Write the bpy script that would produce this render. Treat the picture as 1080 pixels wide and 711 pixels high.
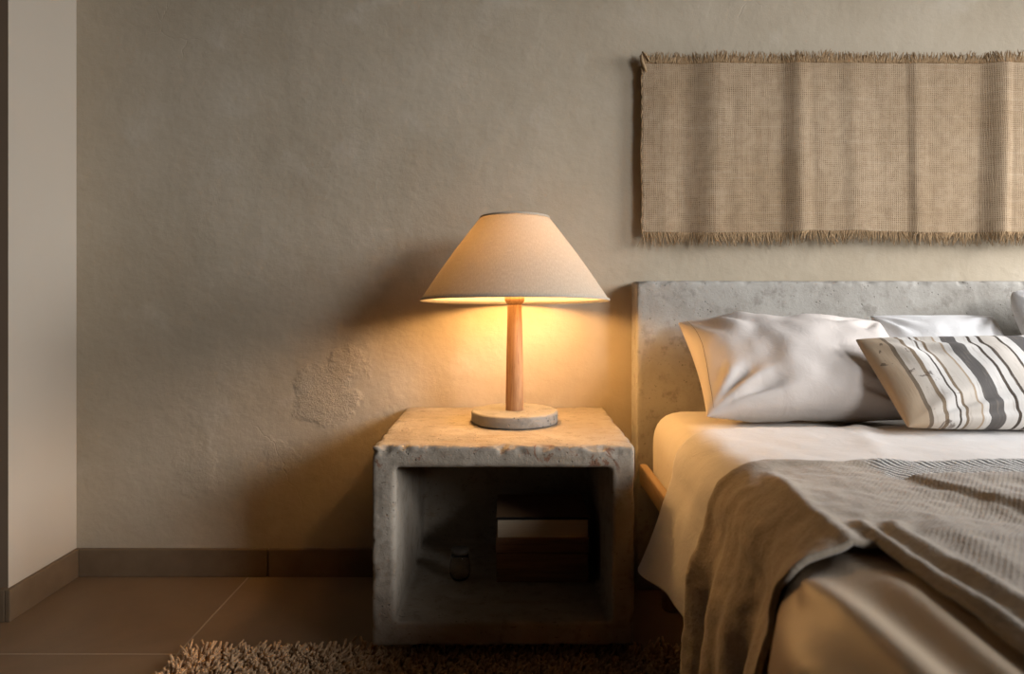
import bpy, bmesh, math, random
from mathutils import Vector, Matrix, noise, Euler

for o in list(bpy.data.objects):
    bpy.data.objects.remove(o, do_unlink=True)
scene = bpy.context.scene
COL = scene.collection
R = math.radians
random.seed(7)

# ------------------------------------------------------------------ camera, world, daylight, exposure
CAM_Z = 0.725
cam_data = bpy.data.cameras.new('camera')
cam = bpy.data.objects.new('camera', cam_data)
COL.objects.link(cam)
cam.location = (0, 0, CAM_Z)
cam.rotation_euler = (R(90), 0, 0)
cam_data.sensor_width = 36.0
cam_data.lens = 25.0
cam_data.shift_y = -48.5 / 1080
cam_data.clip_start = 0.02
cam_data.dof.use_dof = True
cam_data.dof.focus_distance = 1.62
cam_data.dof.aperture_fstop = 4.5
scene.camera = cam

world = bpy.data.worlds.new('overcast_sky')
scene.world = world
world.use_nodes = True
world.node_tree.nodes['Background'].inputs[0].default_value = (0.75, 0.86, 1.0, 1)
world.node_tree.nodes['Background'].inputs[1].default_value = 0.6

def daylight(name, loc, target, size, size_y, energy, color, spread):
    l = bpy.data.lights.new(name, 'AREA')
    l.shape = 'RECTANGLE'; l.size = size; l.size_y = size_y
    l.energy = energy; l.color = color; l.spread = R(spread)
    o = bpy.data.objects.new(name, l)
    COL.objects.link(o)
    o.location = loc
    o.rotation_euler = (Vector(target) - Vector(loc)).to_track_quat('-Z', 'Y').to_euler()
    return o
daylight('window_daylight', (2.40, 1.00, 1.28), (1.0, 1.65, 0.55), 1.05, 0.75, 16.5, (0.96, 0.985, 1.03), 92)
daylight('window_daylight', (2.40, -1.05, 1.52), (0.3, 1.4, 0.5), 0.9, 0.8, 22, (0.96, 0.985, 1.03), 110)

BULB_STRENGTH = 180.0
BULB_COLOR = (1.0, 0.56, 0.20)

vs = scene.view_settings
vs.view_transform = 'Standard'
vs.look = 'None'
vs.gamma = 1
vs.use_curve_mapping = False
vs.exposure = 0.0

# ------------------------------------------------------------------ helpers
def sstep(a, b, x):
    if a == b: return 0.0 if x < a else 1.0
    t = max(0.0, min(1.0, (x - a) / (b - a)))
    return t * t * (3 - 2 * t)

def gau(x, c, s):
    return math.exp(-((x - c) / s) ** 2)

def nz(x, y, z=0.0):
    return noise.noise(Vector((x, y, z)))

def smooth_interp(pts, x):
    if x <= pts[0][0]: return pts[0][1]
    for (a, fa), (b, fb) in zip(pts, pts[1:]):
        if x <= b:
            return fa + (fb - fa) * sstep(a, b, x)
    return pts[-1][1]

def lin_interp(pts, x):
    if x <= pts[0][0]: return pts[0][1]
    for (a, fa), (b, fb) in zip(pts, pts[1:]):
        if x <= b:
            return fa + (fb - fa) * (x - a) / (b - a)
    return pts[-1][1]

def link(name, me, m=None, parent=None, smooth=True):
    o = bpy.data.objects.new(name, me)
    COL.objects.link(o)
    if m is not None and len(me.materials) == 0:
        me.materials.append(m)
    if parent is not None:
        o.parent = parent
    if smooth:
        me.polygons.foreach_set('use_smooth', [True] * len(me.polygons))
    me.update()
    return o

def obj(name, bm, m=None, parent=None, smooth=False):
    bmesh.ops.recalc_face_normals(bm, faces=bm.faces[:])
    me = bpy.data.meshes.new(name)
    bm.to_mesh(me)
    bm.free()
    return link(name, me, m, parent, smooth)

def from_py(name, verts, faces, m, parent=None, smooth=True, uvs=None):
    me = bpy.data.meshes.new(name)
    me.from_pydata(verts, [], faces)
    if uvs is not None:
        lay = me.uv_layers.new(name='UVMap')
        for l in me.loops:
            lay.data[l.index].uv = uvs[l.vertex_index]
    return link(name, me, m, parent, smooth)

def empty(name, loc=(0, 0, 0), rot=(0, 0, 0)):
    o = bpy.data.objects.new(name, None)
    COL.objects.link(o)
    o.empty_display_size = 0.05
    o.location = loc
    o.rotation_euler = rot
    return o

def tag(o, label=None, cat=None, group=None, kind=None):
    if label: o['label'] = label
    if cat: o['category'] = cat
    if group: o['group'] = group
    if kind: o['kind'] = kind
    return o

def add_box(bm, lo, hi, bevel=0.0, seg=2):
    r = bmesh.ops.create_cube(bm, size=1.0)
    c = [(a + b) / 2 for a, b in zip(lo, hi)]
    s = [b - a for a, b in zip(lo, hi)]
    for v in r['verts']:
        v.co = Vector((v.co.x * s[0] + c[0], v.co.y * s[1] + c[1], v.co.z * s[2] + c[2]))
    if bevel > 0:
        es = list({e for v in r['verts'] for e in v.link_edges})
        bmesh.ops.bevel(bm, geom=es, offset=bevel, segments=seg, affect='EDGES', profile=0.6)

def add_lathe(bm, prof, n=64, center=(0, 0, 0), cap_lo=True, cap_hi=True):
    rings = []
    for (r, z) in prof:
        ring = [bm.verts.new((center[0] + r * math.cos(2 * math.pi * k / n),
                              center[1] + r * math.sin(2 * math.pi * k / n), center[2] + z)) for k in range(n)]
        rings.append(ring)
    for a, b in zip(rings, rings[1:]):
        for k in range(n):
            bm.faces.new((a[k], a[(k + 1) % n], b[(k + 1) % n], b[k]))
    if cap_lo: bm.faces.new(list(reversed(rings[0])))
    if cap_hi: bm.faces.new(rings[-1])

def tube_data(V, F, pts, radii, n=5):
    base = len(V)
    m = len(pts)
    for i, p in enumerate(pts):
        a = pts[max(0, i - 1)]; b = pts[min(m - 1, i + 1)]
        t = (Vector(b) - Vector(a)).normalized()
        up = Vector((0, 0, 1)) if abs(t.z) < 0.9 else Vector((1, 0, 0))
        s = t.cross(up).normalized(); u = s.cross(t).normalized()
        for k in range(n):
            an = 2 * math.pi * k / n
            V.append(tuple(Vector(p) + (s * math.cos(an) + u * math.sin(an)) * radii[i]))
    for i in range(m - 1):
        for k in range(n):
            F.append((base + i * n + k, base + i * n + (k + 1) % n, base + (i + 1) * n + (k + 1) % n, base + (i + 1) * n + k))
    F.append(tuple(base + k for k in reversed(range(n))))
    F.append(tuple(base + (m - 1) * n + k for k in range(n)))

# ------------------------------------------------------------------ material helpers
class MT:
    def __init__(self, name):
        self.m = bpy.data.materials.new(name)
        self.m.use_nodes = True
        self.nt = self.m.node_tree
        self.b = self.nt.nodes['Principled BSDF']
        self.b.inputs['Specular IOR Level'].default_value = 0.25
    def n(self, t, **kw):
        nd = self.nt.nodes.new(t)
        for k, v in kw.items():
            setattr(nd, k, v)
        return nd
    def l(self, a, b):
        self.nt.links.new(a, b)
    def setv(self, sock, v):
        if hasattr(v, 'is_linked') or isinstance(v, bpy.types.NodeSocket):
            self.l(v, sock)
        else:
            sock.default_value = v
    def coord(self, kind='Object', scale=(1, 1, 1), rot=(0, 0, 0), loc=(0, 0, 0)):
        tc = self.n('ShaderNodeTexCoord')
        mp = self.n('ShaderNodeMapping')
        mp.inputs['Scale'].default_value = scale
        mp.inputs['Rotation'].default_value = rot
        mp.inputs['Location'].default_value = loc
        self.l(tc.outputs[kind], mp.inputs['Vector'])
        return mp.outputs['Vector']
    def noise(self, vec, scale, detail=4, rough=0.55, dist=0.0):
        t = self.n('ShaderNodeTexNoise')
        self.l(vec, t.inputs['Vector'])
        t.inputs['Scale'].default_value = scale
        t.inputs['Detail'].default_value = detail
        t.inputs['Roughness'].default_value = rough
        t.inputs['Distortion'].default_value = dist
        return t.outputs['Fac']
    def voro(self, vec, scale, feature='F1', rnd=1.0):
        t = self.n('ShaderNodeTexVoronoi', feature=feature)
        self.l(vec, t.inputs['Vector'])
        t.inputs['Scale'].default_value = scale
        t.inputs['Randomness'].default_value = rnd
        return t.outputs['Distance']
    def wave(self, vec, scale, dist=0.0, dscale=1.0, direction='X', prof='SIN'):
        t = self.n('ShaderNodeTexWave', wave_type='BANDS', bands_direction=direction, wave_profile=prof)
        self.l(vec, t.inputs['Vector'])
        t.inputs['Scale'].default_value = scale
        t.inputs['Distortion'].default_value = dist
        t.inputs['Detail'].default_value = 2
        t.inputs['Detail Scale'].default_value = dscale
        return t.outputs['Fac']
    def ramp(self, fac, stops, interp='LINEAR'):
        t = self.n('ShaderNodeValToRGB')
        cr = t.color_ramp
        cr.interpolation = interp
        while len(cr.elements) < len(stops):
            cr.elements.new(0.5)
        for e, (p, c) in zip(cr.elements, stops):
            e.position = p
            e.color = (c, c, c, 1) if not isinstance(c, tuple) else (c[0], c[1], c[2], 1)
        self.l(fac, t.inputs['Fac'])
        return t.outputs['Color']
    def mix(self, fac, a, b, mode='MIX'):
        t = self.n('ShaderNodeMix', data_type='RGBA', blend_type=mode)
        self.setv(t.inputs[0], fac)
        for s, v in ((t.inputs[6], a), (t.inputs[7], b)):
            if isinstance(v, tuple): v = (v[0], v[1], v[2], 1)
            self.setv(s, v)
        return t.outputs[2]
    def math(self, op, a, b=0.0, c=None, clamp=False):
        t = self.n('ShaderNodeMath', operation=op)
        t.use_clamp = clamp
        self.setv(t.inputs[0], a); self.setv(t.inputs[1], b)
        if c is not None: self.setv(t.inputs[2], c)
        return t.outputs[0]
    def mapr(self, v, a, b, lo=0.0, hi=1.0):
        t = self.n('ShaderNodeMapRange', interpolation_type='SMOOTHSTEP')
        self.setv(t.inputs[0], v)
        t.inputs[1].default_value = a; t.inputs[2].default_value = b
        t.inputs[3].default_value = lo; t.inputs[4].default_value = hi
        return t.outputs[0]
    def sep(self, vec):
        t = self.n('ShaderNodeSeparateXYZ')
        self.l(vec, t.inputs[0])
        return t.outputs
    def n_warp(self, vec, sc=7.0, amt=0.16):
        t = self.n('ShaderNodeTexNoise')
        self.l(vec, t.inputs['Vector']); t.inputs['Scale'].default_value = sc; t.inputs['Detail'].default_value = 4
        a = self.n('ShaderNodeVectorMath', operation='SCALE'); self.l(t.outputs['Color'], a.inputs[0]); a.inputs['Scale'].default_value = amt
        b = self.n('ShaderNodeVectorMath', operation='ADD'); self.l(vec, b.inputs[0]); self.l(a.outputs[0], b.inputs[1])
        return b.outputs[0]
    def dist(self, vec, p):
        t = self.n('ShaderNodeVectorMath', operation='DISTANCE')
        self.l(vec, t.inputs[0]); t.inputs[1].default_value = p
        return t.outputs['Value']
    def color(self, c):
        if isinstance(c, tuple): c = (c[0], c[1], c[2], 1)
        self.setv(self.b.inputs['Base Color'], c)
    def rough(self, r):
        self.setv(self.b.inputs['Roughness'], r)
    def bump(self, h, strength=0.3, dist=0.01, chain=None):
        t = self.n('ShaderNodeBump')
        t.inputs['Strength'].default_value = strength
        t.inputs['Distance'].default_value = dist
        self.l(h, t.inputs['Height'])
        if chain is not None: self.l(chain, t.inputs['Normal'])
        self.l(t.outputs['Normal'], self.b.inputs['Normal'])
        return t.outputs['Normal']

def plaster():
    t = MT('rough_lime_plaster')
    v = t.coord('Object')
    big = t.noise(v, 2.2, 5, 0.6)
    mid = t.noise(v, 7, 4, 0.5, 0.2)
    fine = t.noise(v, 60, 4, 0.6)
    c = t.mix(t.mapr(big, 0.3, 0.7), (0.43, 0.352, 0.25), (0.50, 0.42, 0.312))
    c = t.mix(t.mapr(mid, 0.55, 0.8), c, (0.54, 0.465, 0.36))
    spots = t.mapr(t.voro(v, 26), 0.06, 0.02)
    c = t.mix(t.math('MULTIPLY', spots, 0.25), c, (0.33, 0.26, 0.18))
    t.color(c); t.rough(0.93)
    # worn patches: broken skim coat beside the lamp and further down the wall
    wob = t.math('MULTIPLY', t.math('SUBTRACT', t.noise(v, 16, 4), 0.5), 0.14)
    rough_f = t.noise(v, 120, 5, 0.75)
    def patch(p, r, s=1.0):
        d = t.math('ADD', t.dist(v, p), wob)
        return t.math('MULTIPLY', t.mapr(d, r * 1.15, r * 0.6), s)
    pm = patch((-0.475, 1.812, 0.465), 0.080, 0.8)
    pm = t.math('ADD', pm, patch((-0.42, 1.812, 0.54), 0.05, 0.5))
    pm = t.math('ADD', pm, patch((-0.59, 1.812, 0.31), 0.045, 0.22))
    pm = t.math('ADD', pm, patch((-0.80, 1.812, 0.27), 0.06, 0.22))
    pm = t.math('ADD', pm, patch((-0.50, 1.812, 1.02), 0.06, 0.14))
    pm = t.math('MINIMUM', pm, 1.0)
    n1 = t.bump(t.math('ADD', t.math('MULTIPLY', mid, 0.5), t.math('MULTIPLY', big, 1.3)), 0.36, 0.018)
    n2 = t.bump(t.noise(v, 34, 6, 0.7), 0.32, 0.006, n1)
    crack = t.mapr(t.voro(t.n_warp(v), 5.5, 'DISTANCE_TO_EDGE'), 0.0, 0.012)
    cmask = t.mapr(t.noise(v, 3.1, 2), 0.62, 0.70)
    crk = t.math('MULTIPLY', t.math('SUBTRACT', crack, 1.0), cmask)
    n3 = t.bump(crk, 0.25, 0.003, n2)
    ph = t.math('MULTIPLY', pm, t.math('ADD', t.math('MULTIPLY', rough_f, 1.0), 0.1))
    t.bump(ph, 0.65, 0.009, n3)
    return t.m

def smooth_paint():
    t = MT('smooth_wall_paint')
    v = t.coord('Object')
    c = t.mix(t.noise(v, 3, 3), (0.55, 0.475, 0.375), (0.60, 0.525, 0.425))
    t.color(c); t.rough(0.9)
    t.bump(t.noise(v, 25, 4), 0.1, 0.004)
    return t.m

def tile_floor():
    t = MT('large_brown_floor_tiles')
    v = t.coord('Object')
    s = t.sep(v)
    # 60 cm tiles, grout lines where the photo has them
    fx = t.math('PINGPONG', t.math('ADD', s[0], 0.668 + 6.0), 0.30)
    fy = t.math('PINGPONG', t.math('ADD', s[1], -1.42 + 6.0), 0.30)
    g = t.mapr(t.math('MINIMUM', fx, fy), 0.0016, 0.0026)
    n = t.noise(v, 3.0, 6, 0.6, 0.5)
    f = t.noise(v, 40, 4, 0.6)
    c = t.mix(t.mapr(n, 0.3, 0.7), (0.165, 0.105, 0.058), (0.235, 0.158, 0.094))
    c = t.mix(t.math('MULTIPLY', f, 0.35), c, (0.24, 0.18, 0.12))
    c = t.mix(g, (0.34, 0.275, 0.21), c)
    t.color(c); t.rough(t.mapr(n, 0.2, 0.8, 0.42, 0.58))
    t.b.inputs['Specular IOR Level'].default_value = 0.35
    n1 = t.bump(g, 0.4, 0.002)
    t.bump(t.noise(v, 14, 4), 0.06, 0.004, n1)
    return t.m

def skirting():
    t = MT('brown_skirting_tile')
    v = t.coord('Object')
    c = t.mix(t.noise(v, 14, 5, 0.6), (0.13, 0.084, 0.047), (0.23, 0.162, 0.10))
    t.color(c); t.rough(0.55)
    t.bump(t.noise(v, 30, 4), 0.1, 0.003)
    return t.m

def concrete(name, dark, mid, light, pits=1.0, warm=None, streak=False):
    t = MT(name)
    v = t.coord('Object')
    a = t.noise(v, 6, 6, 0.65, 0.4)
    b = t.noise(v, 30, 5, 0.65)
    f = t.noise(v, 160, 3, 0.6)
    c = t.mix(t.mapr(a, 0.3, 0.7), mid, light)
    c = t.mix(t.math('MULTIPLY', t.mapr(b, 0.52, 0.72), 0.55), c, dark)
    c = t.mix(t.math('MULTIPLY', t.mapr(f, 0.55, 0.8), 0.3), c, dark)
    if streak:
        vs_ = t.coord('Object', scale=(6, 34, 34))
        st = t.noise(vs_, 1.0, 5, 0.65)
        c = t.mix(t.math('MULTIPLY', t.mapr(st, 0.56, 0.68), 0.6), c, (0.26, 0.19, 0.12))
        vp = t.coord('Object', scale=(40, 130, 130))
        pt = t.noise(vp, 1.0, 3, 0.6)
        c = t.mix(t.math('MULTIPLY', t.mapr(pt, 0.66, 0.73), 0.75), c, (0.10, 0.065, 0.04))
    if warm:
        w = t.noise(v, 17, 5, 0.7, 0.8)
        s = t.sep(v)
        m = t.math('MULTIPLY', t.mapr(w, 0.585, 0.64), t.math('MULTIPLY', t.mapr(s[2], 0.375, 0.40), t.mapr(s[1], 1.37, 1.35)))
        c = t.mix(t.math('MULTIPLY', m, 0.9), c, warm)
    vd = t.voro(v, 105)
    rnd = t.mapr(t.noise(v, 33, 2), 0.52, 0.64)
    pit = t.math('MULTIPLY', t.mapr(vd, 0.26, 0.12), rnd)
    c = t.mix(t.math('MULTIPLY', pit, 0.7 * pits), c, tuple(x * 0.45 for x in dark))
    t.color(c); t.rough(0.92)
    n1 = t.bump(b, 0.35, 0.006)
    n2 = t.bump(f, 0.3, 0.0025, n1)
    t.bump(t.math('SUBTRACT', 1.0, pit), 0.6 * pits, 0.004, n2)
    return t.m

def linen(name, c1, c2, weave=420.0, bump=0.18, sheen=0.1, rough=0.9, uv=False):
    t = MT(name)
    v = t.coord('UV' if uv else 'Object')
    n = t.noise(v, 7, 4, 0.6)
    t.color(t.mix(n, c1, c2)); t.rough(rough)
    t.b.inputs['Sheen Weight'].default_value = sheen
    n1 = t.bump(t.noise(v, weave, 2, 0.5), bump, 0.0012)
    n2 = t.bump(t.noise(v, 26, 4, 0.6, 0.8), 0.30, 0.006, n1)
    return t.m

def satin():
    t = MT('tan_satin_bedspread')
    v = t.coord('Object')
    n = t.noise(v, 5, 3)
    t.color(t.mix(n, (0.43, 0.315, 0.20), (0.49, 0.37, 0.245))); t.rough(0.48)
    t.b.inputs['Specular IOR Level'].default_value = 0.45
    t.b.inputs['Sheen Weight'].default_value = 0.15
    t.bump(t.noise(v, 9, 3, 0.5, 0.6), 0.22, 0.012)
    return t.m

def shade_fabric():
    t = MT('oatmeal_linen_shade')
    v = t.coord('UV')
    wx = t.noise(t.coord('UV', scale=(520, 26, 1)), 1.0, 2, 0.5)
    wz = t.noise(t.coord('UV', scale=(40, 160, 1)), 1.0, 2, 0.5)
    c = t.mix(t.mapr(wx, 0.35, 0.7), (0.60, 0.515, 0.40), (0.68, 0.60, 0.485))
    c = t.mix(t.math('MULTIPLY', t.mapr(wz, 0.5, 0.75), 0.22), c, (0.46, 0.38, 0.285))
    t.color(c); t.rough(0.95)
    h = t.math('ADD', wx, wz)
    nb = t.bump(h, 0.3, 0.0015)
    tr = t.n('ShaderNodeBsdfTranslucent')
    t.l(c, tr.inputs['Color'])
    mx = t.n('ShaderNodeMixShader')
    mx.inputs[0].default_value = 0.27
    out = t.nt.nodes['Material Output']
    t.l(t.b.outputs[0], mx.inputs[1]); t.l(tr.outputs[0], mx.inputs[2])
    t.l(mx.outputs[0], out.inputs['Surface'])
    return t.m

def lining():
    t = MT('white_shade_lining')
    t.color((0.84, 0.80, 0.72)); t.rough(0.9)
    tr = t.n('ShaderNodeBsdfTranslucent')
    tr.inputs['Color'].default_value = (0.84, 0.78, 0.68, 1)
    mx = t.n('ShaderNodeMixShader'); mx.inputs[0].default_value = 0.20
    t.l(t.b.outputs[0], mx.inputs[1]); t.l(tr.outputs[0], mx.inputs[2])
    t.l(mx.outputs[0], t.nt.nodes['Material Output'].inputs['Surface'])
    return t.m

def wood(name, c1, c2, c3, scale=(60, 60, 3), rough=0.5):
    t = MT(name)
    v = t.coord('Object', scale=scale)
    n = t.noise(v, 1.0, 5, 0.6, 1.2)
    g = t.noise(t.coord('Object', scale=tuple(s * 5 for s in scale)), 1.0, 3, 0.6)
    c = t.mix(t.mapr(n, 0.3, 0.7), c1, c2)
    c = t.mix(t.math('MULTIPLY', t.mapr(g, 0.52, 0.72), 0.6), c, c3)
    t.color(c); t.rough(rough)
    t.bump(g, 0.2, 0.001)
    return t.m

def burlap():
    t = MT('loose_woven_burlap')
    v = t.coord('UV')
    # weave period about 5 mm, uneven threads
    vw = t.n_warp(v, 30.0, 0.006)
    wx = t.wave(vw, 66.0, 1.2, 9.0, 'X')
    wy = t.wave(vw, 66.0, 1.2, 9.0, 'Y')
    thr = t.noise(v, 45, 3, 0.6)
    s = t.sep(v)
    big = t.noise(v, 4, 4, 0.6)
    slub_x = t.noise(t.coord('UV', scale=(150, 5, 1)), 1.0, 3, 0.6)
    slub_y = t.noise(t.coord('UV', scale=(5, 150, 1)), 1.0, 3, 0.6)
    c = t.mix(t.mapr(big, 0.3, 0.7), (0.335, 0.235, 0.14), (0.42, 0.31, 0.20))
    c = t.mix(t.math('MULTIPLY', t.mapr(slub_x, 0.45, 0.75), 0.55), c, (0.29, 0.195, 0.115))
    c = t.mix(t.math('MULTIPLY', t.mapr(slub_y, 0.50, 0.8), 0.35), c, (0.54, 0.43, 0.31))
    hole = t.math('MULTIPLY', t.math('MULTIPLY', t.mapr(wx, 0.30, 0.05), t.mapr(wy, 0.5, 0.1)), t.mapr(thr, 0.4, 0.62))
    gapx = t.mapr(wx, 0.35, 0.0)
    gapy = t.mapr(wy, 0.35, 0.0)
    gap = t.math('MAXIMUM', gapx, gapy)
    c = t.mix(t.math('MULTIPLY', gap, t.mapr(thr, 0.35, 0.65, 0.08, 0.42)), c, (0.17, 0.105, 0.055))
    c = t.mix(hole, c, (0.12, 0.07, 0.035))
    t.color(c); t.rough(0.97)
    h = t.math('ADD', t.math('MAXIMUM', wx, wy), t.math('MULTIPLY', slub_x, 1.2))
    t.bump(h, 0.45, 0.002)
    return t.m

def knit():
    t = MT('taupe_knit_throw')
    v = t.coord('UV')
    s = t.sep(v)
    n = t.noise(v, 5, 5, 0.6)
    f = t.noise(v, 150, 3, 0.7)
    rows = t.wave(t.coord('UV', rot=(0, 0, R(38))), 60.0, 2.5, 5.0, 'X')
    c = t.mix(t.mapr(n, 0.3, 0.7), (0.275, 0.215, 0.15), (0.37, 0.30, 0.22))
    c = t.mix(t.math('MULTIPLY', t.mapr(f, 0.45, 0.75), 0.5), c, (0.17, 0.125, 0.08))
    top = t.mapr(s[0], 0.02, 0.12)
    c = t.mix(t.math('MULTIPLY', t.math('MULTIPLY', top, t.mapr(rows, 0.45, 0.15)), 0.16), c, (0.17, 0.13, 0.09))
    # contrasting black and white woven band at the turned edge
    wob = t.math('MULTIPLY', t.math('SUBTRACT', t.noise(v, 14, 2), 0.5), 0.05)
    bd = t.math('ADD', s[1], wob)
    bandm = t.math('MULTIPLY', t.mapr(bd, 0.992, 1.002), t.mapr(t.math('ADD', s[0], t.math('MULTIPLY', wob, 1.5)), 0.155, 0.185))
    twill = t.wave(t.coord('UV', rot=(0, 0, R(-32))), 36.0, 0.8, 4.0, 'X')
    bc = t.ramp(twill, [(0.38, (0.022, 0.019, 0.017)), (0.66, (0.58, 0.54, 0.48))])
    c = t.mix(bandm, c, bc)
    t.color(c); t.rough(1.0)
    t.b.inputs['Sheen Weight'].default_value = 0.25
    t.b.inputs['Sheen Roughness'].default_value = 0.6
    n1 = t.bump(t.math('ADD', f, t.math('MULTIPLY', rows, t.math('MULTIPLY', top, 0.22))), 0.5, 0.003)
    t.bump(t.math('MULTIPLY', twill, bandm), 0.5, 0.003, n1)
    return t.m

def striped():
    t = MT('striped_cushion_cloth')
    v = t.coord('UV')
    s = t.sep(v)
    n = t.noise(t.coord('UV', scale=(5, 1.4, 1)), 1.6, 4, 0.55)
    u = t.math('ADD', s[0], t.math('MULTIPLY', t.math('SUBTRACT', n, 0.5), 0.018))
    u = t.math('MULTIPLY', u, 1.5)
    W = (0.70, 0.66, 0.61); W2 = (0.60, 0.54, 0.47); G = (0.135, 0.122, 0.112); K = (0.085, 0.065, 0.05); T = (0.44, 0.33, 0.225); L = (0.35, 0.31, 0.27)
    T2 = (0.22, 0.16, 0.105)
    stops = [(0.0, T), (0.072, K), (0.088, W2), (0.130, T2), (0.146, W), (0.186, K), (0.192, W), (0.210, T2), (0.222, W2), (0.270, T), (0.281, W),
             (0.303, G), (0.356, W), (0.399, K), (0.413, W), (0.440, K), (0.452, W2), (0.505, K), (0.518, W), (0.556, G), (0.622, W),
             (0.665, K), (0.678, W2), (0.73, T), (0.745, W), (0.80, G), (0.86, W2), (0.92, K), (0.935, W)]
    # a colour ramp holds 32 stops
    c = t.ramp(u, stops, 'CONSTANT')
    st = t.noise(t.coord('UV', scale=(120, 5, 1)), 1.0, 4, 0.65)
    c = t.mix(t.math('MULTIPLY', t.mapr(st, 0.52, 0.72), 0.42), c, (0.33, 0.27, 0.21))
    # brown knotted marks near the short end
    end = t.mapr(s[0], 0.13, 0.0)
    kn = t.noise(t.coord('UV', scale=(14, 5, 1)), 1.3, 4, 0.6, 1.5)
    km = t.math('MULTIPLY', t.mapr(kn, 0.60, 0.66), t.mapr(s[0], 0.17, 0.12))
    c = t.mix(t.math('MULTIPLY', end, 0.45), c, (0.42, 0.31, 0.20))
    c = t.mix(t.math('MULTIPLY', km, 0.7), c, (0.09, 0.06, 0.04))
    t.color(c); t.rough(0.92)
    n1 = t.bump(st, 0.35, 0.002)
    t.bump(c, 0.35, 0.006, n1)
    return t.m

def plain(name, c, rough=0.8, c2=None, sc=20):
    t = MT(name)
    if c2 is None: c2 = tuple(x * 0.8 for x in c)
    v = t.coord('Object')
    t.color(t.mix(t.noise(v, sc, 4), c, c2)); t.rough(rough)
    return t.m

def page_mat():
    t = MT('cream_page_edges')
    v = t.coord('Object', scale=(3, 3, 700))
    n = t.noise(v, 1.0, 2)
    t.color(t.mix(n, (0.46, 0.36, 0.235), (0.66, 0.55, 0.40))); t.rough(0.9)
    return t.m

def glow(name, col, s):
    t = MT(name)
    t.color((1, 0.9, 0.75))
    t.b.inputs['Emission Color'].default_value = (*col, 1)
    t.b.inputs['Emission Strength'].default_value = s
    return t.m

def glass_mat():
    t = MT('smoky_glass')
    t.color((0.80, 0.74, 0.66)); t.rough(0.05)
    t.b.inputs['Transmission Weight'].default_value = 1.0
    t.b.inputs['IOR'].default_value = 1.45
    return t.m

M = dict(
    plaster=plaster(), paint=smooth_paint(), floor=tile_floor(), skirt=skirting(),
    stand=concrete('weathered_concrete_nightstand', (0.16, 0.122, 0.085), (0.29, 0.238, 0.178), (0.39, 0.332, 0.26), 0.7, (0.22, 0.105, 0.06), True),
    head=concrete('grey_concrete_headboard', (0.19, 0.165, 0.135), (0.33, 0.30, 0.255), (0.43, 0.40, 0.35), 0.7),
    base=concrete('speckled_concrete_lamp_base', (0.17, 0.15, 0.125), (0.28, 0.255, 0.215), (0.33, 0.30, 0.255), 1.3),
    sheet=linen('off_white_cotton_sheet', (0.64, 0.595, 0.55), (0.70, 0.66, 0.62), 500, 0.10),
    mattress=linen('cream_fitted_sheet', (0.68, 0.61, 0.52), (0.74, 0.68, 0.60), 500, 0.10),
    pillow=linen('pale_linen_pillowcase', (0.57, 0.50, 0.445), (0.62, 0.555, 0.50), 380, 0.16),
    white=linen('white_cotton_pillowcase', (0.68, 0.655, 0.63), (0.73, 0.71, 0.69), 420, 0.12),
    satin=satin(), shade=shade_fabric(), burlap=burlap(), knit=knit(), stripe=striped(),
    oak=wood('light_oak_post', (0.33, 0.17, 0.075), (0.50, 0.28, 0.135), (0.20, 0.095, 0.04), (80, 80, 5)),
    rail=wood('pale_wood_rail', (0.42, 0.28, 0.15), (0.50, 0.35, 0.20), (0.30, 0.19, 0.10), (60, 3, 60)),
    box=wood('dark_stained_box_wood', (0.13, 0.066, 0.034), (0.22, 0.115, 0.06), (0.06, 0.03, 0.016), (4, 40, 70), 0.6),
    cover=plain('brown_book_cover', (0.30, 0.17, 0.085), 0.6),
    edge=plain('black_book_spine', (0.018, 0.015, 0.013), 0.6),
    pages=page_mat(), bulb=glow('warm_bulb_glass', BULB_COLOR, BULB_STRENGTH),
    lining=lining(),
    fringe=plain('burlap_fringe_yarn', (0.46, 0.315, 0.175), 0.97, (0.29, 0.185, 0.095), 90),
    tuft=plain('brown_wool_tufts', (0.76, 0.52, 0.31), 1.0, (0.46, 0.285, 0.155), 70),
    rugback=plain('dark_rug_backing', (0.12, 0.075, 0.045), 1.0),
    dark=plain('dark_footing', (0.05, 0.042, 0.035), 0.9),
    glass=glass_mat(), lid=plain('dull_metal_lid', (0.10, 0.08, 0.06), 0.5),
    brownwall=plain('brown_wall_face', (0.20, 0.135, 0.085), 0.9, (0.23, 0.16, 0.105), 6),
    absorber=plain('light_absorbing_brown', (0.13, 0.085, 0.05), 0.8),  # unseen walls and ceiling made dark to weaken bounced light
    frame=plain('painted_window_frame', (0.45, 0.38, 0.30), 0.6),
    thread=plain('grey_seam_thread', (0.30, 0.24, 0.19), 0.9),
)

# ------------------------------------------------------------------ the setting
WY = 1.812          # face of the wall behind the bed
XL, YL = -1.110, 1.567   # return of the projecting wall on the far side
def struct(name, boxes, m, bevel=0.0):
    bm = bmesh.new()
    for lo, hi in boxes:
        add_box(bm, lo, hi, bevel)
    return tag(obj(name, bm, m), kind='structure')

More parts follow.
